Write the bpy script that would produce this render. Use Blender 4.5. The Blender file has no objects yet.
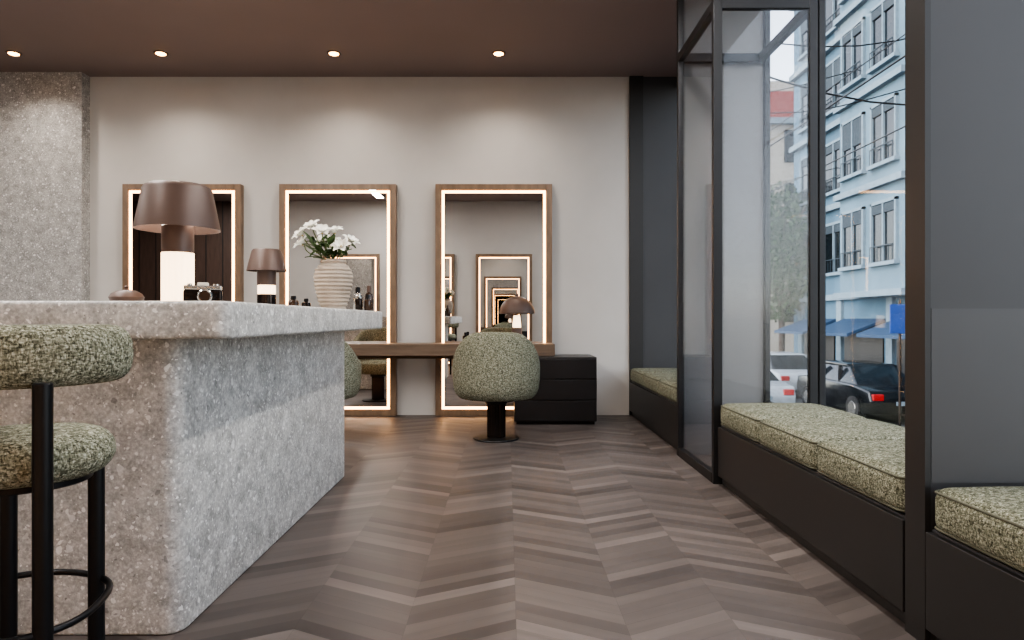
import bpy, bmesh, math, random
from mathutils import Vector, Matrix
random.seed(7)
scene = bpy.context.scene
COL = scene.collection
F = 683.0
H = 3.56
BW = 7.19   # back wall Y

# ---------------------------------------------------------------- materials
def srgb(h):
    h = h.lstrip('#')
    v = [int(h[i:i+2], 16)/255 for i in (0, 2, 4)]
    return tuple(((c/12.92) if c <= 0.04045 else ((c+0.055)/1.055)**2.4) for c in v) + (1,)

class NT:
    def __init__(s, name):
        s.mat = bpy.data.materials.new(name)
        s.mat.use_nodes = True
        s.t = s.mat.node_tree
        s.b = s.t.nodes.get('Principled BSDF')
        s.out = s.t.nodes.get('Material Output')
    def n(s, typ, **kw):
        nd = s.t.nodes.new(typ)
        for k, v in kw.items():
            setattr(nd, k, v)
        return nd
    def l(s, a, b):
        s.t.links.new(a, b)
    def m(s, op, a, b=None, c=None):
        nd = s.n('ShaderNodeMath', operation=op)
        for i, v in enumerate((a, b, c)):
            if v is None: continue
            if isinstance(v, (int, float)): nd.inputs[i].default_value = v
            else: s.l(v, nd.inputs[i])
        return nd.outputs[0]
    def ramp(s, fac, stops):
        nd = s.n('ShaderNodeValToRGB')
        cr = nd.color_ramp
        while len(cr.elements) < len(stops): cr.elements.new(0.5)
        for e, (p, c) in zip(cr.elements, stops):
            e.position = p; e.color = c if len(c) == 4 else (*c, 1)
        s.l(fac, nd.inputs[0])
        return nd.outputs[0]
    def mix(s, fac, a, b, mode='MIX'):
        nd = s.n('ShaderNodeMix', data_type='RGBA', blend_type=mode)
        for i, v in ((0, fac), (6, a), (7, b)):
            if isinstance(v, (int, float)): nd.inputs[i].default_value = v
            elif isinstance(v, tuple): nd.inputs[i].default_value = v
            else: s.l(v, nd.inputs[i])
        return nd.outputs[2]
    def pos(s):
        return s.n('ShaderNodeNewGeometry').outputs['Position']
    def obj(s):
        return s.n('ShaderNodeTexCoord').outputs['Object']
    def noise(s, vec, scale, detail=3, rough=0.5):
        nd = s.n('ShaderNodeTexNoise')
        nd.inputs['Scale'].default_value = scale
        nd.inputs['Detail'].default_value = detail
        nd.inputs['Roughness'].default_value = rough
        if vec is not None: s.l(vec, nd.inputs['Vector'])
        return nd.outputs[0]
    def bump(s, h, strength=0.3, dist=0.01):
        nd = s.n('ShaderNodeBump')
        nd.inputs['Strength'].default_value = strength
        nd.inputs['Distance'].default_value = dist
        s.l(h, nd.inputs['Height'])
        s.l(nd.outputs[0], s.b.inputs['Normal'])
    def color(s, c):
        if isinstance(c, tuple): s.b.inputs['Base Color'].default_value = c
        else: s.l(c, s.b.inputs['Base Color'])

def simple(name, hexc, rough=0.5, metal=0.0, var=0.06, nscale=6, spec=0.5, bump=0.0):
    t = NT(name)
    c = srgb(hexc)
    f = t.noise(t.obj(), nscale, 4)
    d = tuple(max(0, x*(1-var*2)) for x in c[:3]) + (1,)
    l = tuple(min(1, x*(1+var*2)) for x in c[:3]) + (1,)
    t.color(t.ramp(f, [(0.3, d), (0.7, l)]))
    t.b.inputs['Roughness'].default_value = rough
    t.b.inputs['Metallic'].default_value = metal
    t.b.inputs['Specular IOR Level'].default_value = spec
    if bump:
        t.bump(t.noise(t.obj(), 120, 3), bump, 0.003)
    return t.mat

def emis(name, hexc, strength):
    t = NT(name)
    t.b.inputs['Base Color'].default_value = srgb(hexc)
    t.b.inputs['Emission Color'].default_value = srgb(hexc)
    t.b.inputs['Emission Strength'].default_value = strength
    return t.mat

def stone_mat(name, base, dark, light, scale=1.0):
    t = NT(name)
    p = t.pos()
    nz = t.n('ShaderNodeTexNoise'); nz.inputs['Scale'].default_value = 30; nz.inputs['Detail'].default_value = 4; t.l(p, nz.inputs['Vector'])
    sc = t.n('ShaderNodeVectorMath', operation='SCALE'); sc.inputs['Scale'].default_value = 0.04
    t.l(nz.outputs['Color'], sc.inputs[0])
    wob = t.n('ShaderNodeVectorMath', operation='ADD')
    t.l(p, wob.inputs[0]); t.l(sc.outputs[0], wob.inputs[1])
    big = t.noise(p, 12*scale, 8, 0.72)
    c = t.ramp(big, [(0.38, srgb(dark)), (0.5, srgb(base)), (0.62, srgb(light))])
    fine = t.noise(p, 75*scale, 5, 0.7)
    c = t.mix(0.55, c, t.ramp(fine, [(0.32, srgb('777675')), (0.5, srgb('b3b2b0')), (0.68, srgb('f2f1ef'))]), 'OVERLAY')
    for (vs, rad, th, amt) in ((20, 0.32, 0.5, 0.5), (38, 0.36, 0.45, 0.7), (75, 0.42, 0.4, 0.8)):
        v = t.n('ShaderNodeTexVoronoi'); v.inputs['Scale'].default_value = vs*scale
        t.l(wob.outputs[0], v.inputs['Vector'])
        se = t.n('ShaderNodeSeparateColor'); t.l(v.outputs['Color'], se.inputs[0])
        r2 = t.m('MULTIPLY', se.outputs[2], rad)
        chip = t.m('MULTIPLY', t.m('LESS_THAN', v.outputs['Distance'], r2), t.m('GREATER_THAN', se.outputs[0], th))
        cc = t.ramp(se.outputs[1], [(0.0, srgb('6b6a68')), (0.22, srgb('979694')), (0.32, srgb('dfdedb')), (1, srgb('fbfaf8'))])
        c = t.mix(t.m('MULTIPLY', chip, amt), c, cc)
    t.color(c)
    t.b.inputs['Roughness'].default_value = 0.6
    t.bump(fine, 0.3, 0.004)
    return t.mat

def boucle_mat(name, dark, mid, light, scale=110):
    t = NT(name)
    p = t.obj()
    nz = t.n('ShaderNodeTexNoise'); nz.inputs['Scale'].default_value = scale*0.5; t.l(p, nz.inputs['Vector'])
    sc = t.n('ShaderNodeVectorMath', operation='SCALE'); sc.inputs['Scale'].default_value = 0.8/scale
    t.l(nz.outputs['Color'], sc.inputs[0])
    ad = t.n('ShaderNodeVectorMath', operation='ADD'); t.l(p, ad.inputs[0]); t.l(sc.outputs[0], ad.inputs[1])
    outs = []
    for sx in ((1, 1, 2.6), (2.6, 2.6, 1)):
        mp = t.n('ShaderNodeMapping'); mp.inputs['Scale'].default_value = sx
        t.l(ad.outputs[0], mp.inputs['Vector'])
        v = t.n('ShaderNodeTexVoronoi'); v.inputs['Scale'].default_value = scale*0.55
        t.l(mp.outputs[0], v.inputs['Vector'])
        outs.append(v)
    s1 = t.n('ShaderNodeSeparateColor'); t.l(outs[0].outputs['Color'], s1.inputs[0])
    s2 = t.n('ShaderNodeSeparateColor'); t.l(outs[1].outputs['Color'], s2.inputs[0])
    f = t.m('MULTIPLY', t.m('ADD', s1.outputs[0], s2.outputs[0]), 0.5)
    c = t.ramp(f, [(0.12, srgb(dark)), (0.5, srgb(mid)), (0.88, srgb(light))])
    d = t.m('MULTIPLY', t.m('ADD', outs[0].outputs['Distance'], outs[1].outputs['Distance']), 0.5)
    c = t.mix(0.65, c, t.ramp(d, [(0.2, (1, 1, 1)), (0.65, (0.26, 0.26, 0.24))]), 'MULTIPLY')
    t.color(c)
    t.b.inputs['Roughness'].default_value = 0.95
    t.b.inputs['Specular IOR Level'].default_value = 0.1
    t.bump(t.m('SUBTRACT', 1.0, d), 0.55, 0.004)
    return t.mat

def wood_mat(name, c1, c2, rough=0.4, axis=(1, 12, 12)):
    t = NT(name)
    mp = t.n('ShaderNodeMapping'); mp.inputs['Scale'].default_value = axis
    t.l(t.obj(), mp.inputs['Vector'])
    f = t.noise(mp.outputs[0], 3, 6, 0.6)
    t.color(t.ramp(f, [(0.3, srgb(c1)), (0.7, srgb(c2))]))
    t.b.inputs['Roughness'].default_value = rough
    return t.mat

def floor_mat():
    t = NT('chevron_oak')
    p = t.pos()
    sp = t.n('ShaderNodeSeparateXYZ'); t.l(p, sp.inputs[0])
    X = t.m('ADD', sp.outputs[0], 20.13); Y = t.m('ADD', sp.outputs[1], 10.0)
    w = 0.36; k = 0.54; bw = 0.074
    c = t.m('FLOOR', t.m('DIVIDE', X, w))
    tri = t.m('PINGPONG', X, w)
    v = t.m('ADD', Y, t.m('MULTIPLY', tri, k))
    vb = t.m('DIVIDE', v, bw)
    idx = t.m('FLOOR', vb)
    fr = t.m('FRACT', vb)
    cb = t.n('ShaderNodeCombineXYZ'); t.l(c, cb.inputs[0]); t.l(idx, cb.inputs[1])
    wn = t.n('ShaderNodeTexWhiteNoise', noise_dimensions='3D'); t.l(cb.outputs[0], wn.inputs['Vector'])
    r = wn.outputs['Value']
    # neighbouring columns share part of their tone (boards cut from one bundle)
    cb2 = t.n('ShaderNodeCombineXYZ')
    t.l(t.m('FLOOR', t.m('DIVIDE', t.m('ADD', c, t.m('MULTIPLY', idx, 1.37)), 3.0)), cb2.inputs[0]); t.l(idx, cb2.inputs[1]); cb2.inputs[2].default_value = 4.0
    wn2 = t.n('ShaderNodeTexWhiteNoise', noise_dimensions='3D'); t.l(cb2.outputs[0], wn2.inputs['Vector'])
    g = t.n('ShaderNodeCombineXYZ')
    t.l(t.m('MULTIPLY', tri, 2.5), g.inputs[0])
    t.l(t.m('MULTIPLY', v, 34.0), g.inputs[1])
    t.l(t.m('MULTIPLY', r, 57.0), g.inputs[2])
    gr = t.noise(g.outputs[0], 1.0, 5, 0.6)
    g2 = t.n('ShaderNodeCombineXYZ')
    t.l(t.m('MULTIPLY', tri, 2.0), g2.inputs[0]); t.l(t.m('MULTIPLY', v, 7.0), g2.inputs[1]); t.l(t.m('MULTIPLY', r, 31.0), g2.inputs[2])
    gr2 = t.noise(g2.outputs[0], 1.0, 2, 0.5)
    val = t.m('ADD', t.m('ADD', t.m('MULTIPLY', r, 0.34), t.m('MULTIPLY', wn2.outputs['Value'], 0.34)), t.m('MULTIPLY', gr2, 0.32))
    col = t.ramp(val, [(0.10, srgb('413b39')), (0.40, srgb('57504d')), (0.70, srgb('6a625e')), (1.0, srgb('867d78'))])
    col = t.mix(0.55, col, t.ramp(gr, [(0.3, (0.6, 0.6, 0.6)), (0.7, (1, 1, 1))]), 'MULTIPLY')
    e1 = t.m('LESS_THAN', fr, 0.03)
    fc = t.m('FRACT', t.m('DIVIDE', X, w))
    e2 = t.m('LESS_THAN', t.m('MINIMUM', fc, t.m('SUBTRACT', 1.0, fc)), 0.002)
    gap = t.m('MAXIMUM', e1, e2)
    col = t.mix(t.m('MULTIPLY', gap, 0.3), col, srgb('231f1d'))
    t.color(col)
    t.l(t.m('ADD', 0.38, t.m('MULTIPLY', gr, 0.2)), t.b.inputs['Roughness'])
    t.b.inputs['Specular IOR Level'].default_value = 0.35
    t.bump(t.m('SUBTRACT', t.m('MULTIPLY', gr, 0.3), gap), 0.15, 0.002)
    return t.mat

def glass_mat(name, tint=(0.96, 0.97, 0.98, 1), refl=0.9):
    t = NT(name)
    t.t.nodes.remove(t.b)
    tr = t.n('ShaderNodeBsdfTransparent'); tr.inputs[0].default_value = tint
    gl = t.n('ShaderNodeBsdfGlossy'); gl.inputs['Roughness'].default_value = 0.02
    lw = t.n('ShaderNodeLayerWeight'); lw.inputs['Blend'].default_value = 0.5
    fz = t.m('ADD', 0.04, t.m('MULTIPLY', t.m('POWER', lw.outputs['Facing'], 5.0), 0.9))
    mx = t.n('ShaderNodeMixShader')
    t.l(t.m('MULTIPLY', fz, refl), mx.inputs[0])
    t.l(tr.outputs[0], mx.inputs[1]); t.l(gl.outputs[0], mx.inputs[2])
    t.l(mx.outputs[0], t.out.inputs[0])
    return t.mat

def mirror_mat():
    t = NT('mirror_silver')
    t.b.inputs['Base Color'].default_value = (0.78, 0.77, 0.76, 1)
    t.b.inputs['Metallic'].default_value = 1
    t.b.inputs['Roughness'].default_value = 0.0
    return t.mat

M = {}
M['floor'] = floor_mat()
M['wall'] = simple('plaster_warm_grey', 'c0bcb7', 0.85, var=0.03, nscale=1.5)
M['ceil'] = simple('ceiling_mauve', '837573', 0.7, var=0.02, nscale=1)
M['slate'] = simple('slate_panel', '3d3d3f', 0.5, var=0.03, nscale=2)
M['slate_refl'] = simple('slate_painted_reflection', '454547', 0.45, var=0.03, nscale=2)  # lighter slate tone, stands in for a reflection
M['slate_l'] = simple('slate_panel_light', '7a7979', 0.5, var=0.03, nscale=2)
M['dark'] = simple('dark_panel', '272626', 0.45, var=0.04, nscale=2)
M['brownwall'] = wood_mat('brown_panelling', '4a3a33', '5e4a41', 0.5, (8, 8, 1))
M['black'] = simple('black_metal', '1c1c1e', 0.4, 0.6)
M['frm'] = simple('window_frame_dark', '1d1d1f', 0.45, 0.2)
M['lacq'] = simple('black_lacquer', '17171a', 0.35)
M['stone'] = stone_mat('stone_terrazzo', 'b4b3b1', '9f9e9b', 'c6c5c2')
M['stone2'] = stone_mat('stone_column', 'a8a6a3', '94928f', 'b8b6b3', 0.9)
M['boucle'] = boucle_mat('boucle_olive', '49493b', '8f8f7b', 'c8c8b5', 220)
M['bench'] = boucle_mat('bench_weave', '4c4d3f', '8c8d79', 'c3c4b1', 210)
M['piping'] = simple('bench_piping', '58584a', 0.95)
M['bronze'] = simple('bronze_lamp', '54423a', 0.45, 0.2, var=0.05)
M['frame'] = wood_mat('bronze_frame', '6a5644', '866d57', 0.4, (6, 6, 1.5))
M['desk'] = wood_mat('desk_walnut', '5a4a3d', '766251', 0.45)
M['mirror'] = mirror_mat()
M['glass'] = glass_mat('clear_glass')
M['led'] = emis('led_strip', 'ffbe7e', 11.0)
M['down'] = emis('downlight_lens', 'ffbb70', 18.0)
M['lampglow'] = emis('lamp_glow', 'ffdcb4', 3.0)
M['fill_light'] = emis('fill_light_glow', 'fff4ea', 6.0)  # glow of the added fill lamps
M['smoke'] = simple('smoked_bronze', '2c2420', 0.2, 0.7)
M['ceramic'] = simple('ceramic_vase', 'a59788', 0.75, var=0.08, nscale=14, bump=0.5)
M['petal'] = simple('petal_white', 'f1efe6', 0.6, var=0.02)
M['leaf'] = simple('leaf_green', '42592f', 0.5, var=0.15, nscale=20)
M['stem'] = simple('stem_green', '5d6b3c', 0.6)
M['yellow'] = simple('stamen', 'b79a45', 0.6)
M['chrome'] = simple('chrome', 'c9c6c0', 0.2, 0.9)
M['cream'] = simple('cream_leather', 'd8d0c2', 0.6)
M['amber'] = simple('amber_glass', '3a2a20', 0.1)
M['asphalt'] = simple('asphalt', '343537', 0.9, var=0.08, nscale=3)
M['pave'] = simple('pavement', '5c5a56', 0.9, var=0.06)
M['fac'] = simple('facade_blue', '4a6475', 0.9, var=0.08, nscale=0.7)
M['fac_l'] = simple('facade_pale', '5a707d', 0.9, var=0.08, nscale=0.7)
M['fac_w'] = simple('facade_white', '9c958a', 0.9, var=0.04)
M['fac_r'] = simple('facade_red', '84220f', 0.9)
M['trimw'] = simple('stone_trim', '6c7c86', 0.8)
M['winext'] = simple('window_dark', '0e1419', 0.15)
M['shut'] = simple('shutter_blue', '232f37', 0.7)
M['awn'] = simple('awning_blue', '1a3550', 0.7)
M['shop'] = simple('shop_front', '1e1a18', 0.4)
M['carw'] = simple('car_white', '9aa0a5', 0.2)
M['carb'] = simple('car_black', '0e1012', 0.15)
M['tyre'] = simple('tyre', '141414', 0.9)
M['signblue'] = simple('sign_blue', '123a7c', 0.5)
M['red'] = simple('tail_red', '9b1515', 0.3)
M['bark'] = simple('bark', '3d322a', 0.9)
M['tleaf'] = simple('tree_leaf', '253d1b', 0.6, var=0.15, nscale=5)

# ---------------------------------------------------------------- helpers
def empty(name, loc=(0, 0, 0), rotz=0):
    e = bpy.data.objects.new(name, None)
    e.location = loc
    e.rotation_euler = (0, 0, rotz)
    e.empty_display_size = 0.1
    COL.objects.link(e)
    return e

def finish(name, bm, mat, parent=None, smooth=False, loc=None):
    me = bpy.data.meshes.new(name)
    bmesh.ops.recalc_face_normals(bm, faces=bm.faces[:])
    bm.to_mesh(me); bm.free()
    if smooth:
        for p in me.polygons: p.use_smooth = True
    o = bpy.data.objects.new(name, me)
    if isinstance(mat, (list, tuple)):
        for m_ in mat: me.materials.append(m_)
    else: me.materials.append(mat)
    COL.objects.link(o)
    if parent is not None: o.parent = parent
    if loc is not None: o.location = loc
    return o

def bm_box(bm, x0, x1, y0, y1, z0, z1):
    r = bmesh.ops.create_cube(bm, size=1)
    for v in r['verts']:
        v.co = Vector(((x0+x1)/2 + v.co.x*(x1-x0), (y0+y1)/2 + v.co.y*(y1-y0), (z0+z1)/2 + v.co.z*(z1-z0)))
    return r['verts']

def box(name, x0, x1, y0, y1, z0, z1, mat, parent=None, bevel=0.0, seg=3):
    bm = bmesh.new()
    bm_box(bm, x0, x1, y0, y1, z0, z1)
    if bevel:
        bmesh.ops.bevel(bm, geom=bm.edges[:], offset=bevel, segments=seg, profile=0.5, affect='EDGES')
    return finish(name, bm, mat, parent, smooth=False)

def lathe(name, prof, mat, parent=None, seg=48, loc=None, flute=None):
    bm = bmesh.new()
    rings = []
    for r, z in prof:
        ring = []
        for i in range(seg):
            a = 2*math.pi*i/seg
            rr = r
            if flute: rr = r*(1+flute[1]*math.cos(flute[0]*a))
            ring.append(bm.verts.new((rr*math.cos(a), rr*math.sin(a), z)))
        rings.append(ring)
    for a, b in zip(rings[:-1], rings[1:]):
        for i in range(seg):
            j = (i+1) % seg
            bm.faces.new((a[i], a[j], b[j], b[i]))
    if prof[0][0] > 1e-5: bm.faces.new(rings[0][::-1])
    if prof[-1][0] > 1e-5: bm.faces.new(rings[-1])
    bmesh.ops.remove_doubles(bm, verts=bm.verts[:], dist=1e-5)
    o = finish(name, bm, mat, parent, smooth=True, loc=loc)
    es = o.modifiers.new('es', 'EDGE_SPLIT'); es.split_angle = math.radians(40)
    return o

def cyl(name, r, z0, z1, mat, parent=None, x=0, y=0, seg=32):
    b = min(0.003, r*0.2, (z1-z0)*0.2)
    return lathe(name, [(0, z0), (r-b, z0), (r, z0+b), (r, z1-b), (r-b, z1), (0, z1)], mat, parent, seg, loc=(x, y, 0))

def tube(name, pts, r, mat, parent=None, cyclic=False, res=6, smooth=True):
    cu = bpy.data.curves.new(name, 'CURVE')
    cu.dimensions = '3D'; cu.bevel_depth = r; cu.bevel_resolution = 3; cu.resolution_u = res
    cu.use_fill_caps = True
    if smooth:
        sp = cu.splines.new('BEZIER'); sp.bezier_points.add(len(pts)-1)
        for bp, p in zip(sp.bezier_points, pts):
            bp.co = p; bp.handle_left_type = bp.handle_right_type = 'AUTO'
    else:
        sp = cu.splines.new('POLY'); sp.points.add(len(pts)-1)
        for bp, p in zip(sp.points, pts): bp.co = (*p, 1)
    sp.use_cyclic_u = cyclic
    cu.materials.append(mat)
    tmp = bpy.data.objects.new(name+'_c', cu)
    COL.objects.link(tmp)
    dg = bpy.context.evaluated_depsgraph_get()
    me = bpy.data.meshes.new_from_object(tmp.evaluated_get(dg))
    bpy.data.objects.remove(tmp)
    me.name = name
    for p in me.polygons: p.use_smooth = True
    o = bpy.data.objects.new(name, me)
    COL.objects.link(o)
    if parent is not None: o.parent = parent
    return o

def cushion(name, x0, x1, y0, y1, z0, z1, r, mat, parent, puff=0.02):
    hx, hy, hz = (x1-x0)/2, (y1-y0)/2, (z1-z0)/2
    bm = bmesh.new()
    def samp(h):
        e = [-h + r*t/5 for t in range(6)]
        mid = [(-h+r) + (2*h-2*r)*t/8 for t in range(1, 8)]
        return e + mid + [-q for q in e[::-1]]
    sx, sy, sz = samp(hx), samp(hy), samp(hz)
    def mp(p):
        inn = Vector((max(-hx+r, min(hx-r, p[0])), max(-hy+r, min(hy-r, p[1])), max(-hz+r, min(hz-r, p[2]))))
        d = Vector(p)-inn
        q = inn + (d.normalized()*r if d.length > 1e-9 else d)
        a = max(0, 1-(q.x/hx)**2); b = max(0, 1-(q.y/hy)**2); c = max(0, 1-(q.z/hz)**2)
        if q.z > 0: q.z += puff*(a*b)**0.5*(q.z/hz)
        q.x += 0.5*puff*b*c*(q.x/hx)
        return q
    def grid(A, B, fn):
        g = [[bm.verts.new(mp(fn(a, b))) for b in B] for a in A]
        for i in range(len(A)-1):
            for j in range(len(B)-1):
                bm.faces.new((g[i][j], g[i+1][j], g[i+1][j+1], g[i][j+1]))
    for s in (-1, 1):
        grid(sx, sy, lambda a, b: (a, b, s*hz))
        grid(sx, sz, lambda a, b: (a, s*hy, b))
        grid(sy, sz, lambda a, b: (s*hx, a, b))
    bmesh.ops.remove_doubles(bm, verts=bm.verts[:], dist=1e-5)
    c = ((x0+x1)/2, (y0+y1)/2, (z0+z1)/2)
    o = finish(name, bm, mat, parent, smooth=True, loc=c)
    for k, zz in enumerate((hz-r*0.35, -hz+r*0.35)):
        pts = []
        rr = r*0.9
        ex, ey = hx-r*0.05, hy-r*0.05
        for (cx, cy, a0) in ((ex-rr, ey-rr, 0), (-ex+rr, ey-rr, 90), (-ex+rr, -ey+rr, 180), (ex-rr, -ey+rr, 270)):
            for t in (0, 30, 60, 90):
                a = math.radians(a0+t)
                pts.append((cx+rr*math.cos(a), cy+rr*math.sin(a), zz))
        p = tube(name+'_piping_%d' % k, pts, 0.004, M['piping'], parent, cyclic=True, smooth=False)
        p.location = c
    return o

def add_light(name, kind, loc, energy, color=(1, 1, 1), parent=None, **kw):
    li = bpy.data.lights.new(name, kind)
    li.energy = energy; li.color = color
    for k, v in kw.items(): setattr(li, k, v)
    o = bpy.data.objects.new(name, li)
    o.location = loc
    COL.objects.link(o)
    if parent is not None: o.parent = parent
    return o

WARM = (1.0, 0.90, 0.80)
# ---------------------------------------------------------------- room shell
LX = -8.6; OY = -0.5
box('floor', LX, 1.98, OY-0.1, BW+0.1, -0.12, 0, M['floor'])
box('ceiling', LX, 2.1, OY-0.1, BW+0.1, H, H+0.15, M['ceil'])
box('wall_back', LX, 1.295, BW, BW+0.1, 0, H, M['wall'])
box('wall_back_niche', 1.295, 2.0, BW, BW+0.1, 0, H, M['slate'])
box('trim_1', 1.285, 1.43, BW-0.03, BW, 0, H, M['dark'], bevel=0.002)
box('wall_front', -5.7, 2.0, OY-0.1, OY, 0, H, M['wall'])
box('wall_front_panelled', LX, -5.7, OY-0.1, OY, 0, H, M['brownwall'])
box('wall_left', LX-0.1, LX, OY-0.1, BW+0.1, 0, H, M['brownwall'])
box('stone_column', LX, -4.39, 7.05, BW, 0, H, M['stone2'])
for i in range(8):
    x = LX+0.3+i*0.36
    box('trim_%d' % (10+i), x, x+0.02, OY, OY+0.012, 0, H, M['dark'])
box('wall_right_sill', 1.9, 2.0, OY, BW, -1.65, 0.36, M['slate'])
box('wall_right_head', 1.9, 2.0, OY, BW, H-0.08, H, M['dark'])
box('wall_partition', 1.29, 1.9, 5.07, 5.13, 0, H, M['slate_l'])
box('wall_pillar', 1.30, 1.9, 2.10, 2.195, 0, H, M['slate'])
box('trim_2', 1.282, 1.30, 2.095, 2.20, 0, H, M['dark'])
box('trim_3', 1.302, 1.9, 2.095, 2.10, 0.5, 1.035, M['slate_refl'])  # thin lighter sheet, paints a reflection on the lower pillar face

def window(name, y0, y1, z0=0.36, z1=H-0.08, mull=()):
    e = empty(name, (1.925, 0, 0))
    t = 0.03
    box('frame_bottom', -0.02, 0.02, y0, y1, z0, z0+t, M['frm'], e, 0.004)
    box('frame_top', -0.02, 0.02, y0, y1, z1-t, z1, M['frm'], e, 0.004)
    box('frame_side_a', -0.02, 0.02, y0, y0+t, z0, z1, M['frm'], e, 0.004)
    box('frame_side_b', -0.02, 0.02, y1-t, y1, z0, z1, M['frm'], e, 0.004)
    for i, m_ in enumerate(mull):
        box('mullion_%d' % i, -0.02, 0.02, m_-0.02, m_+0.02, z0, z1, M['frm'], e, 0.004)
    box('pane', -0.004, 0.004, y0+t, y1-t, z0+t, z1-t, M['glass'], e)
    return e
window('window_1', OY+0.01, 2.09, mull=(0.8,))
window('window_2', 2.2, 4.195)
window('window_3', 4.20, 5.07, 0.37)
window('window_4', 5.13, BW-0.01, mull=())

def screen():
    e = empty('glazed_screen', (0, 0, 0))
    X0, X1, Y0, Y1 = 1.28, 1.895, 4.20, 5.06
    b = M['frm']; t = 0.045
    zt = 2.93
    box('post_near', X0-t/2, X0+t/2+0.01, Y0-t+0.005, Y0, 0, H, b, e, 0.003)
    box('post_far', X0-t/2, X0+t/2, Y1-t, Y1, 0, H, b, e, 0.003)
    box('post_outer', X1-0.05, X1, Y0-t+0.005, Y0, 0.0, H, b, e, 0.003)
    box('rail_bottom', X0-t/2, X0+t/2, Y0, Y1-t, 0, 0.06, b, e, 0.003)
    box('rail_mid', X0-t/2, X0+t/2, Y0, Y1-t, zt-0.03, zt+0.03, b, e, 0.003)
    box('rail_top', X0-t/2, X0+t/2, Y0, Y1-t, H-0.06, H, b, e, 0.003)
    box('glass_side', X0-0.005, X0+0.005, Y0, Y1-t, 0.06, H-0.06, M['glass'], e)
    box('rail_cross', X0+t/2, X1-0.05, Y0-t+0.005, Y0, zt-0.03, zt+0.03, b, e, 0.003)
    box('rail_cross_far', X0+t/2, X1, Y1-t, Y1, zt-0.03, zt+0.03, b, e, 0.003)
    box('glass_cross', X0+t/2+0.01, X1-0.05, Y0-0.03, Y0-0.02, 0.0, H, M['glass'], e)
    box('rail_outer', X1-t, X1, Y0, Y1-t, zt-0.03, zt+0.03, b, e, 0.003)
    return e
screen()

def bench(y0, y1, n, name='window_bench', zc=0.36):
    e = empty(name, (1.6, (y0+y1)/2, 0))
    oy = (y0+y1)/2
    def B(nm, a, b_, c, d, z0, z1, mt, bv=0.0):
        return box(nm, a-1.6, b_-1.6, c-oy, d-oy, z0, z1, mt, e, bv)
    B('base', 1.30, 1.895, y0, y1, 0.05, zc, M['slate'], 0.003)
    B('front_panel', 1.28, 1.30, y0, y1, 0.055, zc-0.008, M['dark'], 0.002)
    B('plinth', 1.31, 1.89, y0+0.005, y1-0.005, 0.0, 0.05, M['dark'])
    L = (y1-y0-0.02)/n
    for i in range(n):
        a = y0+0.01+i*L
        cushion('cushion_%d' % (i+1), 1.285-1.6, 1.875-1.6, a+0.006-oy, a+L-0.006-oy, zc+0.002, zc+0.135, 0.036, M['bench'], e, 0.018)
    return e
bench(2.21, 4.15, 3)
bench(5.14, BW-0.01-0.03, 3)
bench(OY+0.02, 2.09, 4)

# ---------------------------------------------------------------- counter
def rounded_slab(name, x0, x1, y0, y1, z0, z1, rv, rb, mat, parent):
    bm = bmesh.new()
    bm_box(bm, x0, x1, y0, y1, z0, z1)
    ve = [e for e in bm.edges if abs(e.verts[0].co.z-e.verts[1].co.z) > 0.01]
    bmesh.ops.bevel(bm, geom=ve, offset=rv, segments=10, profile=0.5, affect='EDGES')
    he = [e for e in bm.edges if abs(e.verts[0].co.z-e.verts[1].co.z) < 1e-4 and len(e.link_faces) == 2 and
          any(abs(f.normal.z) > 0.9 for f in e.link_faces) and any(abs(f.normal.z) < 0.1 for f in e.link_faces)]
    bmesh.ops.bevel(bm, geom=he, offset=rb, segments=4, profile=0.5, affect='EDGES')
    o = finish(name, bm, mat, parent, smooth=True)
    es = o.modifiers.new('es', 'EDGE_SPLIT'); es.split_angle = math.radians(35)
    return o
ct = empty('stone_bar_counter', (0, 0, 0))
rounded_slab('body', -4.6, -1.035, 2.16, 4.40, 0.0, 0.945, 0.06, 0.012, M['stone'], ct)
rounded_slab('top_slab', -4.7, -0.80, 1.95, 4.42, 0.945, 1.055, 0.04, 0.012, M['stone'], ct)
TOP = 1.055

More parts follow.
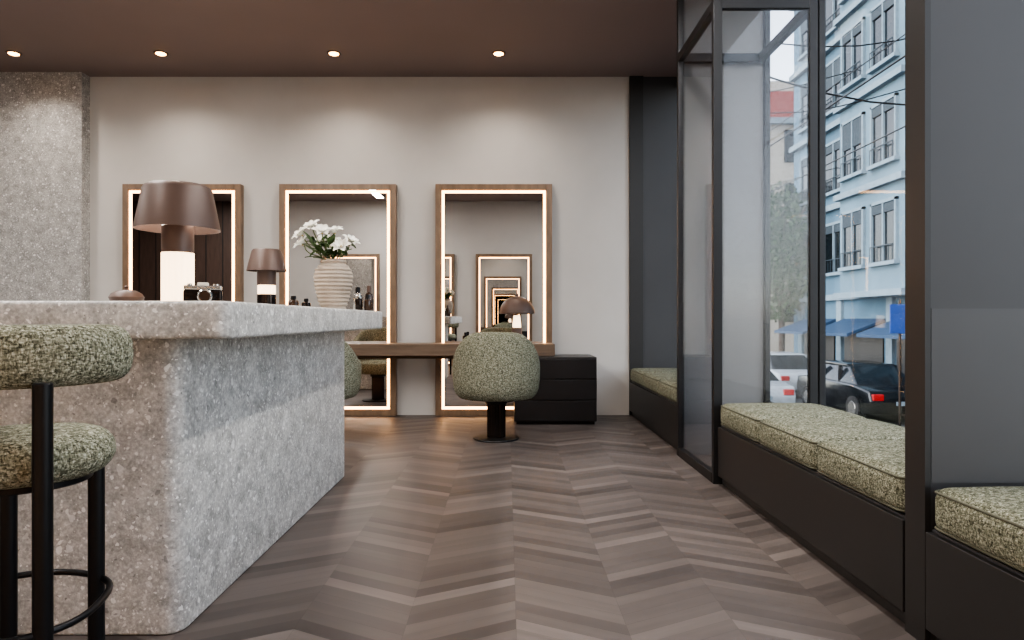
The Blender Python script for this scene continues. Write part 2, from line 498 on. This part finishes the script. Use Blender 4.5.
# ---------------------------------------------------------------- stools
def stool(name, cx, cy):
    e = empty(name, (cx, cy, 0))
    mt = M['boucle']
    prof = []
    R, z0, z1 = 0.188, 0.640, 0.742
    hh = (z1-z0)/2; zc = (z0+z1)/2
    prof.append((0, z0))
    for i in range(13):
        a = -math.pi/2 + math.pi*i/12
        prof.append((R-hh+hh*math.cos(a)*1.0, zc+hh*math.sin(a)))
    prof.append((0.08, z1+0.006)); prof.append((0, z1+0.008))
    lathe('seat', prof, mt, e, 64)
    cyl('seat_plate', 0.14, 0.625, 0.641, M['black'], e)
    bm = bmesh.new()
    rc, hw, hz, zc = 0.170, 0.060, 0.068, 0.922
    n = 40; m = 20
    rings = []
    a0, a1 = math.radians(-90-125), math.radians(-90+125)
    for i in range(n+1):
        u = i/n
        a = a0+(a1-a0)*u
        d = min(u, 1-u)*(a1-a0)*rc
        s = 1.0 if d > hw else math.sqrt(max(0.0, 1-((hw-d)/hw)**2))
        s = max(s, 0.02)
        ring = []
        for j in range(m):
            b = 2*math.pi*j/m
            cx_, sz_ = math.cos(b), math.sin(b)
            cx2 = math.copysign(abs(cx_)**0.75, cx_); sz2 = math.copysign(abs(sz_)**0.75, sz_)
            r = rc+hw*s*cx2
            ring.append(bm.verts.new((r*math.cos(a), r*math.sin(a), zc+hz*s*sz2)))
        rings.append(ring)
    for A, B in zip(rings[:-1], rings[1:]):
        for j in range(m):
            k = (j+1) % m
            bm.faces.new((A[j], A[k], B[k], B[j]))
    bm.faces.new(rings[0]); bm.faces.new(rings[-1])
    finish('backrest', bm, mt, e, True)
    legs = {'rear_r': (0.158, -0.165, 0.87), 'rear_l': (-0.148, -0.165, 0.87), 'front_r': (0.086, 0.14, 0.63), 'front_l': (-0.135, 0.14, 0.63)}
    for k, (x, y, z) in legs.items():
        cyl('leg_'+k, 0.019, 0.0, z, M['black'], e, x, y, 24)
    tube('seat_bracket', [(-0.146, -0.165, 0.632), (-0.06, -0.05, 0.632), (0.06, -0.05, 0.632), (0.156, -0.165, 0.632)], 0.012, M['black'], e)
    P = [legs[k] for k in ('rear_r', 'front_r', 'front_l', 'rear_l')]
    tube('footrest_ring', [(P[0][0], P[0][1], 0.35), (0.18, 0.0, 0.35), (P[1][0], P[1][1]+0.01, 0.35), (P[2][0], P[2][1]+0.01, 0.35), (-0.21, 0.0, 0.35), (P[3][0], P[3][1], 0.35), (0, -0.22, 0.35)], 0.008, M['black'], e, True)
    return e
stool('bar_stool', -1.12, 1.58)
stool('bar_stool', -2.15, 1.55)

# ---------------------------------------------------------------- lounge chairs
def chair(name, cx, cy, rz=0):
    e = empty(name, (cx, cy, 0), rz)
    mt = M['boucle']
    bm = bmesh.new()
    n = 72; m = 30
    a0, a1 = math.radians(-90-128), math.radians(-90+128)
    rings = []
    for i in range(n+1):
        u = i/n; a = a0+(a1-a0)*u
        da = min(abs(a+math.pi/2), math.pi/2)
        zt = 0.665+0.24*max(0.0, 1-math.sin(da)**4.6)**0.6
        d = min(u, 1-u)*(a1-a0)*0.33
        s = 1.0 if d > 0.05 else math.sqrt(max(0, 1-((0.05-d)/0.05)**2))
        s = max(s, 0.03)
        zb = 0.345
        zc = (zt+zb)/2; hz = (zt-zb)/2
        ring = []
        for j in range(m):
            b = 2*math.pi*j/m
            c_, s_ = math.cos(b), math.sin(b)
            c2 = math.copysign(abs(c_)**0.6, c_); s2 = math.copysign(abs(s_)**0.42, s_)
            z = zc+hz*s2*(0.6+0.4*s)
            q = (z-0.345)/0.56
            rm = 0.298+0.022*math.sin(min(1, max(0, q))*math.pi*0.9+0.15)
            if q < 0.2: rm -= 0.028*((0.2-q)/0.2)**2
            r = rm+0.05*s*c2
            ring.append(bm.verts.new((r*math.cos(a), r*math.sin(a), z)))
        rings.append(ring)
    for A, B in zip(rings[:-1], rings[1:]):
        for j in range(m):
            k = (j+1) % m
            bm.faces.new((A[j], A[k], B[k], B[j]))
    bm.faces.new(rings[0]); bm.faces.new(rings[-1])
    finish('shell_back', bm, mt, e, True)
    prof = [(0, 0.34), (0.24, 0.342), (0.27, 0.37), (0.28, 0.42), (0.27, 0.47), (0.24, 0.492), (0.1, 0.505), (0, 0.507)]
    lathe('seat', prof, mt, e, 64)
    cyl('stem_collar', 0.095, 0.30, 0.343, M['black'], e)
    lathe('stem', [(0, 0.015), (0.075, 0.015), (0.075, 0.30), (0, 0.30)], M['smoke'], e, 72, flute=(18, 0.04))
    lathe('base_disc', [(0, 0), (0.19, 0), (0.195, 0.006), (0.19, 0.014), (0.09, 0.018), (0, 0.018)], M['black'], e, 64)
    return e
chair('barrel_chair', -0.09, 5.75)
chair('barrel_chair', -1.60, 5.75)
chair('barrel_chair', -3.3, 5.75)

# ---------------------------------------------------------------- mirrors
def mirror(name, x0, x1, yb, sgn):
    e = empty(name, ((x0+x1)/2, yb, 0), 0 if sgn < 0 else math.pi)
    w = (x1-x0)/2; zt = 2.415; z0 = 0.004; d = 0.09; t = 0.062
    box('frame_left', -w, -w+t, -d, -0.002, z0, zt, M['frame'], e, 0.003)
    box('frame_right', w-t, w, -d, -0.002, z0, zt, M['frame'], e, 0.003)
    box('frame_top', -w+t, w-t, -d, -0.002, zt-t, zt, M['frame'], e, 0.003)
    box('frame_bottom', -w+t, w-t, -d, -0.002, z0, z0+t, M['frame'], e, 0.003)
    box('mirror_pane', -w+t, w-t, -0.075, -0.06, z0+t, zt-t, M['mirror'], e)
    s = 0.024; g = 0.006
    a = t+g
    y0, y1 = -0.082, -0.0755
    box('led_left', -w+a, -w+a+s, y0, y1, z0+a, zt-a, M['led'], e)
    box('led_right', w-a-s, w-a, y0, y1, z0+a, zt-a, M['led'], e)
    box('led_top', -w+a+s, w-a-s, y0, y1, zt-a-s, zt-a, M['led'], e)
    box('led_bottom', -w+a+s, w-a-s, y0, y1, z0+a, z0+a+s, M['led'], e)
    return e
for (a, b) in ((-0.745, 0.47), (-2.37, -1.155), (-4.0, -2.77)):
    mirror('illuminated_mirror', a, b, BW, -1)
for (a, b) in ((-0.67, 0.54), (-2.34, -1.13), (-3.95, -2.74)):
    mirror('illuminated_mirror', a, b, OY, 1)

# ---------------------------------------------------------------- desk + drawers
dk = empty('vanity_desk', (0, 0, 0))
box('desk_top', -4.1, 0.47, 6.68, 7.085, 0.648, 0.765, M['desk'], dk, 0.004)
box('end_support', -4.05, -3.98, 6.72, 7.08, 0.0, 0.648, M['desk'], dk, 0.003)
box('rear_rail', -3.98, 0.05, 7.03, 7.07, 0.60, 0.648, M['desk'], dk, 0.002)
cb = empty('drawer_cabinet', (0, 0, 0))
box('carcass', 0.07, 0.857, 6.52, 7.08, 0.03, 0.645, M['lacq'], cb, 0.004)
box('plinth', 0.09, 0.84, 6.55, 7.06, 0.0, 0.03, M['black'], cb)
for i in range(3):
    z0 = 0.04+i*0.2
    box('drawer_%d' % (i+1), 0.075, 0.852, 6.50, 6.52, z0, z0+0.19, M['lacq'], cb, 0.004)

# ---------------------------------------------------------------- lamps
def table_lamp(name, x, y, z):
    e = empty(name, (x, y, z))
    lathe('glass_column', [(0, 0.004), (0.054, 0.004), (0.054, 0.19), (0, 0.19)], M['lampglow'], e, 96, flute=(16, 0.03))
    cyl('base_ring', 0.058, 0.0, 0.006, M['bronze'], e)
    cyl('stem', 0.055, 0.19, 0.29, M['bronze'], e)
    lathe('shade', [(0.05, 0.425), (0.100, 0.437), (0.112, 0.43), (0.118, 0.42), (0.146, 0.275), (0.142, 0.275), (0.113, 0.415), (0.05, 0.42)], M['bronze'], e, 64)
    cyl('shade_cap', 0.055, 0.422, 0.438, M['bronze'], e)
    cyl('neck', 0.02, 0.285, 0.424, M['bronze'], e)
    add_light('lamp_bulb', 'POINT', (0.085, 0, 0.33), 1.2, WARM, e, shadow_soft_size=0.02)
    add_light('lamp_bulb_b', 'POINT', (-0.085, 0, 0.33), 1.2, WARM, e, shadow_soft_size=0.02)
    return e
table_lamp('table_lamp', -1.205, 2.50, TOP)

def small_lamp(name, x, y, z):
    e = empty(name, (x, y, z))
    cyl('base', 0.055, 0.0, 0.10, M['smoke'], e)
    cyl('glow_band', 0.052, 0.10, 0.155, M['lampglow'], e)
    cyl('stem', 0.055, 0.155, 0.26, M['bronze'], e)
    lathe('shade', [(0.0, 0.372), (0.078, 0.370), (0.086, 0.36), (0.116, 0.24), (0.112, 0.24), (0.082, 0.352), (0.0, 0.355)], M['bronze'], e, 64)
    return e
small_lamp('table_lamp', -1.45, 4.12, TOP)

def mushroom_lamp(name, x, y, z):
    e = empty(name, (x, y, z))
    cyl('base', 0.075, 0, 0.02, M['bronze'], e)
    lathe('stem', [(0, 0.02), (0.045, 0.02), (0.04, 0.2), (0.03, 0.28), (0, 0.28)], M['lampglow'], e, 48)
    lathe('stem_sleeve', [(0, 0.015), (0.05, 0.02), (0.05, 0.15), (0.046, 0.16), (0, 0.16)], M['bronze'], e, 48)
    pr = []
    for i in range(11):
        a = math.pi/2*i/10
        pr.append((0.178*math.cos(a), 0.30+0.175*math.sin(a)))
    pr2 = [(0.172*math.cos(math.pi/2*i/10), 0.30+0.168*math.sin(math.pi/2*i/10)) for i in range(10, -1, -1)]
    lathe('dome_shade', pr+pr2, M['bronze'], e, 64)
    cyl('finial', 0.012, 0.473, 0.50, M['bronze'], e)
    cyl('rod', 0.008, 0.27, 0.47, M['bronze'], e)
    add_light('lamp_bulb', 'POINT', (0, -0.08, 0.33), 2.5, WARM, e, shadow_soft_size=0.02)
    return e
mushroom_lamp('mushroom_lamp', 0.10, 6.86, 0.765)

# ---------------------------------------------------------------- vase with flowers
def vase():
    e = empty('flower_vase', (-0.94, 3.70, TOP))
    prof = [(0, 0), (0.060, 0)]
    key = [(0.0, 0.062), (0.05, 0.082), (0.13, 0.100), (0.18, 0.104), (0.215, 0.096), (0.235, 0.080), (0.25, 0.066), (0.27, 0.070)]
    def rad(z):
        for (z0, r0), (z1, r1) in zip(key[:-1], key[1:]):
            if z <= z1:
                t = (z-z0)/(z1-z0); return r0+(r1-r0)*t
        return key[-1][1]
    for i in range(80):
        z = 0.27*i/79
        prof.append((rad(z)+0.0028*math.sin(z*2*math.pi/0.021), z+0.001))
    prof += [(0.062, 0.272), (0.056, 0.262), (0.056, 0.2), (0, 0.2)]
    lathe('vase_body', prof, M['ceramic'], e, 64)
    rnd = random.Random(3)
    heads = [(-0.17, 0.02, 0.40, -0.5), (-0.10, -0.04, 0.43, -0.2), (-0.06, 0.04, 0.36, 0), (0.02, -0.05, 0.40, 0.2), (0.08, 0.03, 0.36, 0.5),
             (-0.15, -0.03, 0.345, -0.8), (0.0, 0.05, 0.345, 0.3), (0.06, -0.06, 0.325, 0.6), (-0.04, -0.08, 0.40, -0.1)]
    bm = bmesh.new()
    bmc = bmesh.new()
    for hi, (hx, hy, hz, tilt) in enumerate(heads):
        tube('stem_%d' % hi, [(hx*0.1, hy*0.1, 0.21), (hx*0.3, hy*0.3, 0.27), (hx*0.9, hy*0.9, hz-0.03), (hx, hy, hz)], 0.003, M['stem'], e)
        ax = Vector((hx*3+rnd.uniform(-.3, .3), -0.6+rnd.uniform(-.3, .3), 0.8)).normalized()
        q = ax.to_track_quat('Z', 'Y').to_matrix()
        for layer, (cnt, L, op) in enumerate(((6, 0.062, 1.05), (5, 0.05, 0.6))):
            for k in range(cnt):
                a = 2*math.pi*(k+0.5*layer)/cnt+rnd.uniform(-.15, .15)
                g = []
                for iu in range(7):
                    u = iu/6
                    row = []
                    for iv in (-1, -0.5, 0, 0.5, 1):
                        w = 0.019*math.sin(math.pi*min(1, u*0.92+0.06))**0.8
                        th = op*u**0.7+0.1
                        rr = L*u
                        rad_ = rr*math.sin(th); hh = rr*math.cos(th)+0.006*iv*iv
                        p = Vector((rad_*math.cos(a)-iv*w*math.sin(a), rad_*math.sin(a)+iv*w*math.cos(a), hh))
                        row.append(bm.verts.new(q @ p + Vector((hx, hy, hz))))
                    g.append(row)
                for iu in range(6):
                    for iv in range(4):
                        bm.faces.new((g[iu][iv], g[iu+1][iv], g[iu+1][iv+1], g[iu][iv+1]))
        r = bmesh.ops.create_icosphere(bmc, subdivisions=2, radius=0.009)
        for v in r['verts']: v.co = q @ (v.co+Vector((0, 0, 0.012))) + Vector((hx, hy, hz))
    finish('blossoms', bm, M['petal'], e, True)
    finish('stamens', bmc, M['yellow'], e, True)
    bl = bmesh.new()
    for k in range(60):
        a = rnd.uniform(0, 2*math.pi); el = rnd.uniform(-0.1, 1.1)
        base = Vector((rnd.uniform(-.12, .07), rnd.uniform(-.07, .05), rnd.uniform(0.27, 0.37)))
        d = Vector((math.cos(a)*math.cos(el), math.sin(a)*math.cos(el), math.sin(el)))
        s = d.cross(Vector((0, 0, 1))).normalized()
        up = s.cross(d)
        L = rnd.uniform(0.06, 0.10)
        g = []
        for iu in range(6):
            u = iu/5
            w = 0.016*math.sin(math.pi*min(1, u+0.03)) + 0.0005
            c = base+d*L*u-up*0.02*u*u
            g.append([bl.verts.new(c-s*w+up*0.004), bl.verts.new(c), bl.verts.new(c+s*w+up*0.004)])
        for iu in range(5):
            for iv in range(2):
                bl.faces.new((g[iu][iv], g[iu+1][iv], g[iu+1][iv+1], g[iu][iv+1]))
    finish('leaves', bl, M['leaf'], e, True)
vase()

# ---------------------------------------------------------------- small objects on counter
def ycyl(name, r, y0, y1, mat, parent, x, z, seg=32):
    o = cyl(name, r, 0, y1-y0, mat, parent, 0, 0, seg)
    o.rotation_euler = (-math.pi/2, 0, 0)
    o.location = (x, y0, z)
    return o
def photo_camera():
    e = empty('vintage_camera', (-1.05, 2.36, TOP), math.radians(20))
    box('body', -0.062, 0.062, -0.018, 0.018, 0.0, 0.05, M['smoke'], e, 0.008)
    box('top_plate', -0.060, 0.060, -0.017, 0.017, 0.048, 0.064, M['chrome'], e, 0.004)
    box('viewfinder', -0.018, 0.018, -0.018, 0.016, 0.062, 0.074, M['cream'], e, 0.003)
    ycyl('lens_barrel', 0.024, -0.05, -0.018, M['chrome'], e, 0.008, 0.026)
    ycyl('lens_glass', 0.018, -0.053, -0.049, M['amber'], e, 0.008, 0.026)
    cyl('dial_a', 0.010, 0.063, 0.070, M['chrome'], e, 0.042, 0)
    cyl('dial_b', 0.008, 0.063, 0.071, M['chrome'], e, -0.042, 0)
photo_camera()
def lidded_bowl():
    e = empty('lidded_bowl', (-1.42, 2.55, TOP))
    lathe('bowl', [(0, 0), (0.035, 0), (0.055, 0.015), (0.06, 0.030), (0, 0.030)], M['bronze'], e)
    lathe('lid', [(0.06, 0.030), (0.052, 0.044), (0.03, 0.055), (0.008, 0.058), (0.006, 0.064), (0.009, 0.070), (0, 0.074)], M['bronze'], e)
lidded_bowl()
def jar(name, x, y, z, r, h, mat, capm):
    e = empty(name, (x, y, z))
    lathe('body', [(0, 0), (r*0.92, 0), (r, r*0.1), (r, h*0.6), (r*0.85, h*0.68), (r*0.4, h*0.72), (r*0.4, h*0.76), (0, h*0.76)], mat, e)
    cyl('cap', r*0.5, h*0.74, h, capm, e)
jar('cosmetic_jar', -1.235, 3.95, TOP, 0.03, 0.085, M['amber'], M['black'])
jar('cosmetic_jar', -1.17, 3.98, TOP, 0.026, 0.07, M['smoke'], M['black'])
jar('perfume_bottle', -0.93, 4.26, TOP, 0.03, 0.15, M['chrome'], M['black'])
jar('perfume_bottle', -0.865, 4.28, TOP, 0.026, 0.16, M['amber'], M['bronze'])
jar('perfume_bottle', -0.90, 4.15, TOP, 0.022, 0.11, M['smoke'], M['chrome'])
jar('perfume_bottle', -0.85, 4.17, TOP, 0.022, 0.10, M['amber'], M['black'])
jar('cosmetic_jar', -0.30, 6.9, 0.765, 0.035, 0.09, M['chrome'], M['black'])
jar('cosmetic_jar', -0.42, 6.92, 0.765, 0.03, 0.11, M['smoke'], M['black'])
tr = empty('vanity_tray', (-0.12, 6.84, 0.765))
box('tray_base', -0.12, 0.10, -0.08, 0.08, 0.0, 0.01, M['smoke'], tr, 0.003)
box('folded_cloth', -0.08, 0.08, -0.06, 0.06, 0.01, 0.035, M['cream'], tr, 0.008)

# ---------------------------------------------------------------- ceiling lights
def downlight(x, y, en):
    e = empty('recessed_downlight', (x, y, H))
    lathe('trim_ring', [(0.042, -0.001), (0.066, -0.001), (0.066, -0.004), (0.060, -0.007), (0.042, -0.007)], M['bronze'], e, 40)
    lathe('lens', [(0, -0.018), (0.030, -0.017), (0.046, -0.010), (0.046, -0.002), (0, -0.002)], M['down'], e, 32)
    add_light('spot', 'SPOT', (0, 0, -0.03), en, WARM, e, spot_size=math.radians(140), spot_blend=1.0, shadow_soft_size=0.05)
for x in (-4.73, -3.32, -1.66, -0.08):
    downlight(x, 6.55, 62)
for x in (-6.2, -4.73, -3.32, -1.66, -0.08):  # extra row out of view, added to light the room
    downlight(x, 3.3, 65)
def fill_light(x, y0, y1, en):  # unseen fill lamp, added to brighten counter side and floor
    e = empty('added_fill_light', (x, (y0+y1)/2, H))
    L = (y1-y0)/2
    box('fill_housing', -0.09, 0.09, -L, L, -0.05, -0.001, M['black'], e, 0.003)
    box('fill_diffuser', -0.075, 0.075, -L+0.02, L-0.02, -0.056, -0.05, M['fill_light'], e)
    add_light('light', 'AREA', (0, 0, -0.062), en, (1, 0.97, 0.94), e, shape='RECTANGLE', size=0.14, size_y=2*L-0.05)
fill_light(0.95, 0.8, 4.2, 75)
fill_light(-2.6, 0.2, 4.9, 130)
fill_light(-6.0, 0.5, 4.9, 90)

# ---------------------------------------------------------------- street
SZ = -1.65
box('street_road', 2.0, 11.0, -15, 70, SZ-0.2, SZ-0.01, M['asphalt'])
box('pavement_far', 11.0, 12.6, -15, 70, SZ-0.2, SZ+0.12, M['pave'])
def facade():
    e = empty('apartment_building', (0, 0, 0))
    X = 12.6; y0, y1 = 2.0, 30.0
    box('mass', X, X+8, y0, y1, SZ, 15.5, M['fac'], e)
    box('roof_cornice', X-0.5, X+8, y0-0.3, y1+0.3, 15.5, 15.9, M['trimw'], e)
    bays = [(20.2, 24.2), (9.0, 13.0)]
    for i, (a, b) in enumerate(bays):
        box('bay_%d' % i, X-0.8, X, a, b, 1.9, 15.5, M['fac_l'], e)
    bw = bmesh.new(); bf = bmesh.new(); bs = bmesh.new(); bt = bmesh.new(); br = bmesh.new()
    floors = [2.85+3.12*k for k in range(4)]
    cols = [(28.4, 0.7, 0), (26.2, 1.1, 0), (23.2, 0.65, .8), (21.3, 0.65, .8), (18.6, 1.1, 0), (15.4, 1.1, 0), (12.0, 0.65, .8), (10.0, 0.65, .8), (6.5, 1.1, 0), (3.8, .8, 0)]
    for yc, hw, off in cols:
        xf = X-off
        for z in floors:
            bm_box(bw, xf-0.03, xf+0.02, yc-hw, yc+hw, z, z+1.8)
            for (a, b, c, d) in ((yc-hw-0.08, yc-hw, z-0.05, z+1.88), (yc+hw, yc+hw+0.08, z-0.05, z+1.88), (yc-0.03, yc+0.03, z, z+1.8)):
                bm_box(bf, xf-0.1, xf+0.01, a, b, c, d)
            bm_box(bf, xf-0.1, xf+0.01, yc-hw-0.08, yc+hw+0.08, z+1.8, z+1.9)
            bm_box(bf, xf-0.18, xf+0.01, yc-hw-0.15, yc+hw+0.15, z-0.15, z-0.03)
            bm_box(bs, xf-0.08, xf+0.0, yc-hw+0.02, yc+hw-0.02, z+1.8-random.choice((0.3, 0.45, 0.9)), z+1.78)
            bm_box(br, xf-0.16, xf-0.13, yc-hw, yc+hw, z+0.45, z+0.48)
            nb = int(hw*2/0.2)
            for q in range(nb+1):
                yy = yc-hw+q*(2*hw/nb)
                bm_box(br, xf-0.155, xf-0.140, yy-0.008, yy+0.008, z-0.03, z+0.45)
    for z in [1.75]+[f+2.35 for f in floors]:
        bm_box(bt, X-0.22, X, y0, y1, z, z+0.22)
        for a, b in bays: bm_box(bt, X-1.0, X-0.79, a-0.1, b+0.1, z, z+0.2)
    finish('window_panes', bw, M['winext'], e)
    finish('window_frames', bf, M['trimw'], e)
    finish('shutters', bs, M['shut'], e)
    finish('string_courses', bt, M['trimw'], e)
    finish('railings', br, M['shut'], e)
    sh = bmesh.new(); aw = bmesh.new(); pi = bmesh.new()
    y = y0+0.4
    while y < y1-2.5:
        bm_box(sh, X-0.06, X, y, y+2.6, SZ+0.4, 0.9)
        vs = bm_box(aw, X-1.3, X-0.02, y-0.1, y+2.7, 0.95, 1.05)
        for v in vs:
            if v.co.x < X-1: v.co.z -= 0.5
        bm_box(pi, X-0.12, X, y+2.75, y+3.1, SZ+0.12, 1.75)
        y += 3.4
    finish('shop_windows', sh, M['shop'], e)
    finish('awnings', aw, M['awn'], e)
    finish('piers', pi, M['trimw'], e)
facade()
def far_building():
    e = empty('corner_building', (0, 0, 0))
    box('mass', 13.5, 24, 36, 52, SZ, 13.6, M['fac_w'], e)
    box('red_attic', 13.3, 24, 35.8, 52, 11.6, 13.0, M['fac_r'], e)
    box('cornice', 13.2, 24.2, 35.7, 52.2, 11.3, 11.6, M['trimw'], e)
    b = bmesh.new()
    for k in range(4):
        for i in range(5):
            bm_box(b, 13.42, 13.6, 37+i*3, 38.3+i*3, 0.9+k*2.8, 2.6+k*2.8)
        for i in range(4):
            bm_box(b, 14.6+i*2.4, 15.8+i*2.4, 35.93, 36.05, 0.9+k*2.8, 2.6+k*2.8)
    finish('windows', b, M['winext'], e)
    box('street_end', 2, 13, 60, 66, SZ, 12, M['fac_l'], e)
far_building()

def car(name, x, y, mat, rz=0):
    e = empty(name, (x, y, SZ), rz)
    def extr(nm, prof, hw, mt, taper=None, bev=0.05):
        bm = bmesh.new()
        A = []; B = []
        for (yy, zz) in prof:
            k = hw if taper is None else hw-taper*max(0, zz-0.85)
            A.append(bm.verts.new((-k, yy, zz))); B.append(bm.verts.new((k, yy, zz)))
        n = len(prof)
        bm.faces.new(A); bm.faces.new(B[::-1])
        for i in range(n):
            j = (i+1) % n
            bm.faces.new((A[i], B[i], B[j], A[j]))
        bmesh.ops.recalc_face_normals(bm, faces=bm.faces[:])
        bmesh.ops.bevel(bm, geom=bm.edges[:], offset=bev, segments=3, profile=0.5, affect='EDGES')
        return finish(nm, bm, mt, e, True)
    extr('body', [(-2.15, 0.3), (-2.2, 0.6), (-2.1, 0.85), (-1.2, 0.95), (1.5, 0.98), (2.1, 0.92), (2.2, 0.6), (2.15, 0.3), (1.7, 0.22), (-1.7, 0.22)], 0.9, mat)
    extr('cabin_glass', [(-1.35, 0.93), (-0.6, 1.40), (0.95, 1.42), (1.75, 0.95)], 0.84, M['winext'], 0.4, 0.03)
    extr('roof', [(-0.62, 1.37), (-0.5, 1.44), (0.85, 1.46), (1.0, 1.38)], 0.66, mat, None, 0.02)
    for sx in (-1, 1):
        for k, yy in enumerate((-1.35, 1.35)):
            w = cyl('wheel_%d_%d' % (sx, k), 0.33, 0, 0.2, M['tyre'], e, 0, 0)
            w.rotation_euler = (0, math.pi/2, 0); w.location = (sx*0.84-0.1, yy, 0.33)
            w = cyl('hub_%d_%d' % (sx, k), 0.19, 0, 0.22, M['chrome'], e, 0, 0)
            w.rotation_euler = (0, math.pi/2, 0); w.location = (sx*0.84-0.11, yy, 0.33)
        box('tail_light_%d' % sx, sx*0.7-0.14, sx*0.7+0.14, -2.21, -2.1, 0.62, 0.78, M['red'], e, 0.02)
        for k in (-0.35, 0.65):
            box('pillar_%d_%d' % (sx, k*10), sx*0.75-0.05, sx*0.75+0.05, k-0.04, k+0.04, 0.93, 1.40, mat, e)
    box('plate', -0.25, 0.25, -2.22, -2.19, 0.5, 0.6, M['trimw'], e)
car('parked_car', 10.0, 19.3, M['carb'])
car('parked_car', 6.9, 20.6, M['carw'])
car('parked_car', 10.0, 25.0, M['carw'])
car('parked_car', 10.0, 12.9, M['carw'])

def tree(x, y):
    e = empty('street_tree', (x, y, SZ+0.14))
    tube('trunk', [(0, 0, 0), (0.05, 0, 2), (0.0, 0.1, 4.5), (0.2, 0, 6.5)], 0.13, M['bark'], e)
    for i in range(7):
        a = i*0.9
        tube('branch_%d' % i, [(0, 0, 3+i*0.4), (0.6*math.cos(a), 0.6*math.sin(a), 4+i*0.4), (1.1*math.cos(a), 1.1*math.sin(a), 4.8+i*0.4)], 0.04, M['bark'], e)
    bm = bmesh.new()
    rnd = random.Random(5)
    for i in range(4500):
        a = rnd.uniform(0, 2*math.pi); u = rnd.random()**0.4
        z = rnd.uniform(-1, 1); r = math.sqrt(1-z*z)*1.4*u
        c = Vector((r*math.cos(a), r*math.sin(a), 5.4+z*3.0*u))
        n = Vector((rnd.uniform(-1, 1), rnd.uniform(-1, 1), rnd.uniform(-1, 1))).normalized()
        t = n.orthogonal().normalized()*0.1; b = n.cross(t)*0.8
        bm.faces.new([bm.verts.new(c+t), bm.verts.new(c+b), bm.verts.new(c-t), bm.verts.new(c-b)])
    finish('foliage', bm, M['tleaf'], e)
tree(11.7, 29.2)
sg = empty('street_sign', (8.8, 15.3, SZ))
cyl('pole', 0.03, 0, 3.1, M['smoke'], sg)
box('sign_plate', -0.25, 0.25, -0.06, -0.03, 2.35, 3.0, M['signblue'], sg, 0.01)
wr = empty('overhead_wires', (0, 0, 0))
for i, (xa, za) in enumerate(((5.0, 4.4), (7.0, 4.5), (8.5, 7.2))):
    tube('wire_%d' % i, [(xa, -5, za), (xa, 15, za-0.1), (xa, 40, za)], 0.014, M['black'], wr)
for i, (yy, zz) in enumerate(((11, 5.6), (15, 8.2), (18, 7.6), (22, 9.4), (25, 6.6))):
    tube('span_%d' % i, [(2.0, yy, zz), (7, yy+0.5, zz-1.0), (12.6, yy+1, zz+0.2)], 0.016, M['black'], wr)

# ---------------------------------------------------------------- world, sun
w = bpy.data.worlds.new('world'); scene.world = w; w.use_nodes = True
nt = w.node_tree
bg = nt.nodes['Background']
sky = nt.nodes.new('ShaderNodeTexSky')
sky.sky_type = 'NISHITA'
sky.sun_disc = False
sky.sun_elevation = math.radians(38); sky.sun_rotation = math.radians(250)
hs = nt.nodes.new('ShaderNodeHueSaturation'); hs.inputs['Saturation'].default_value = 0.35
nt.links.new(sky.outputs[0], hs.inputs['Color'])
nt.links.new(hs.outputs[0], bg.inputs[0])
bg.inputs[1].default_value = 0.85
sun = add_light('sun', 'SUN', (0, 0, 20), 1.0, (1, 0.96, 0.9), None, angle=math.radians(3))
sun.rotation_euler = Vector((1.0, 0.55, -0.9)).to_track_quat('-Z', 'Y').to_euler()

# ---------------------------------------------------------------- camera
cam = bpy.data.cameras.new('camera')
cam.sensor_width = 36; cam.lens = F*36/1024
cam.shift_x = 5/1024
cam.clip_start = 0.02; cam.clip_end = 200
co = bpy.data.objects.new('camera', cam)
co.location = (0, 0, 1.0); co.rotation_euler = (math.pi/2, 0, 0)
COL.objects.link(co)
scene.camera = co
scene.view_settings.view_transform = 'AgX'
scene.view_settings.look = 'AgX - Medium High Contrast'
scene.view_settings.exposure = 0.33
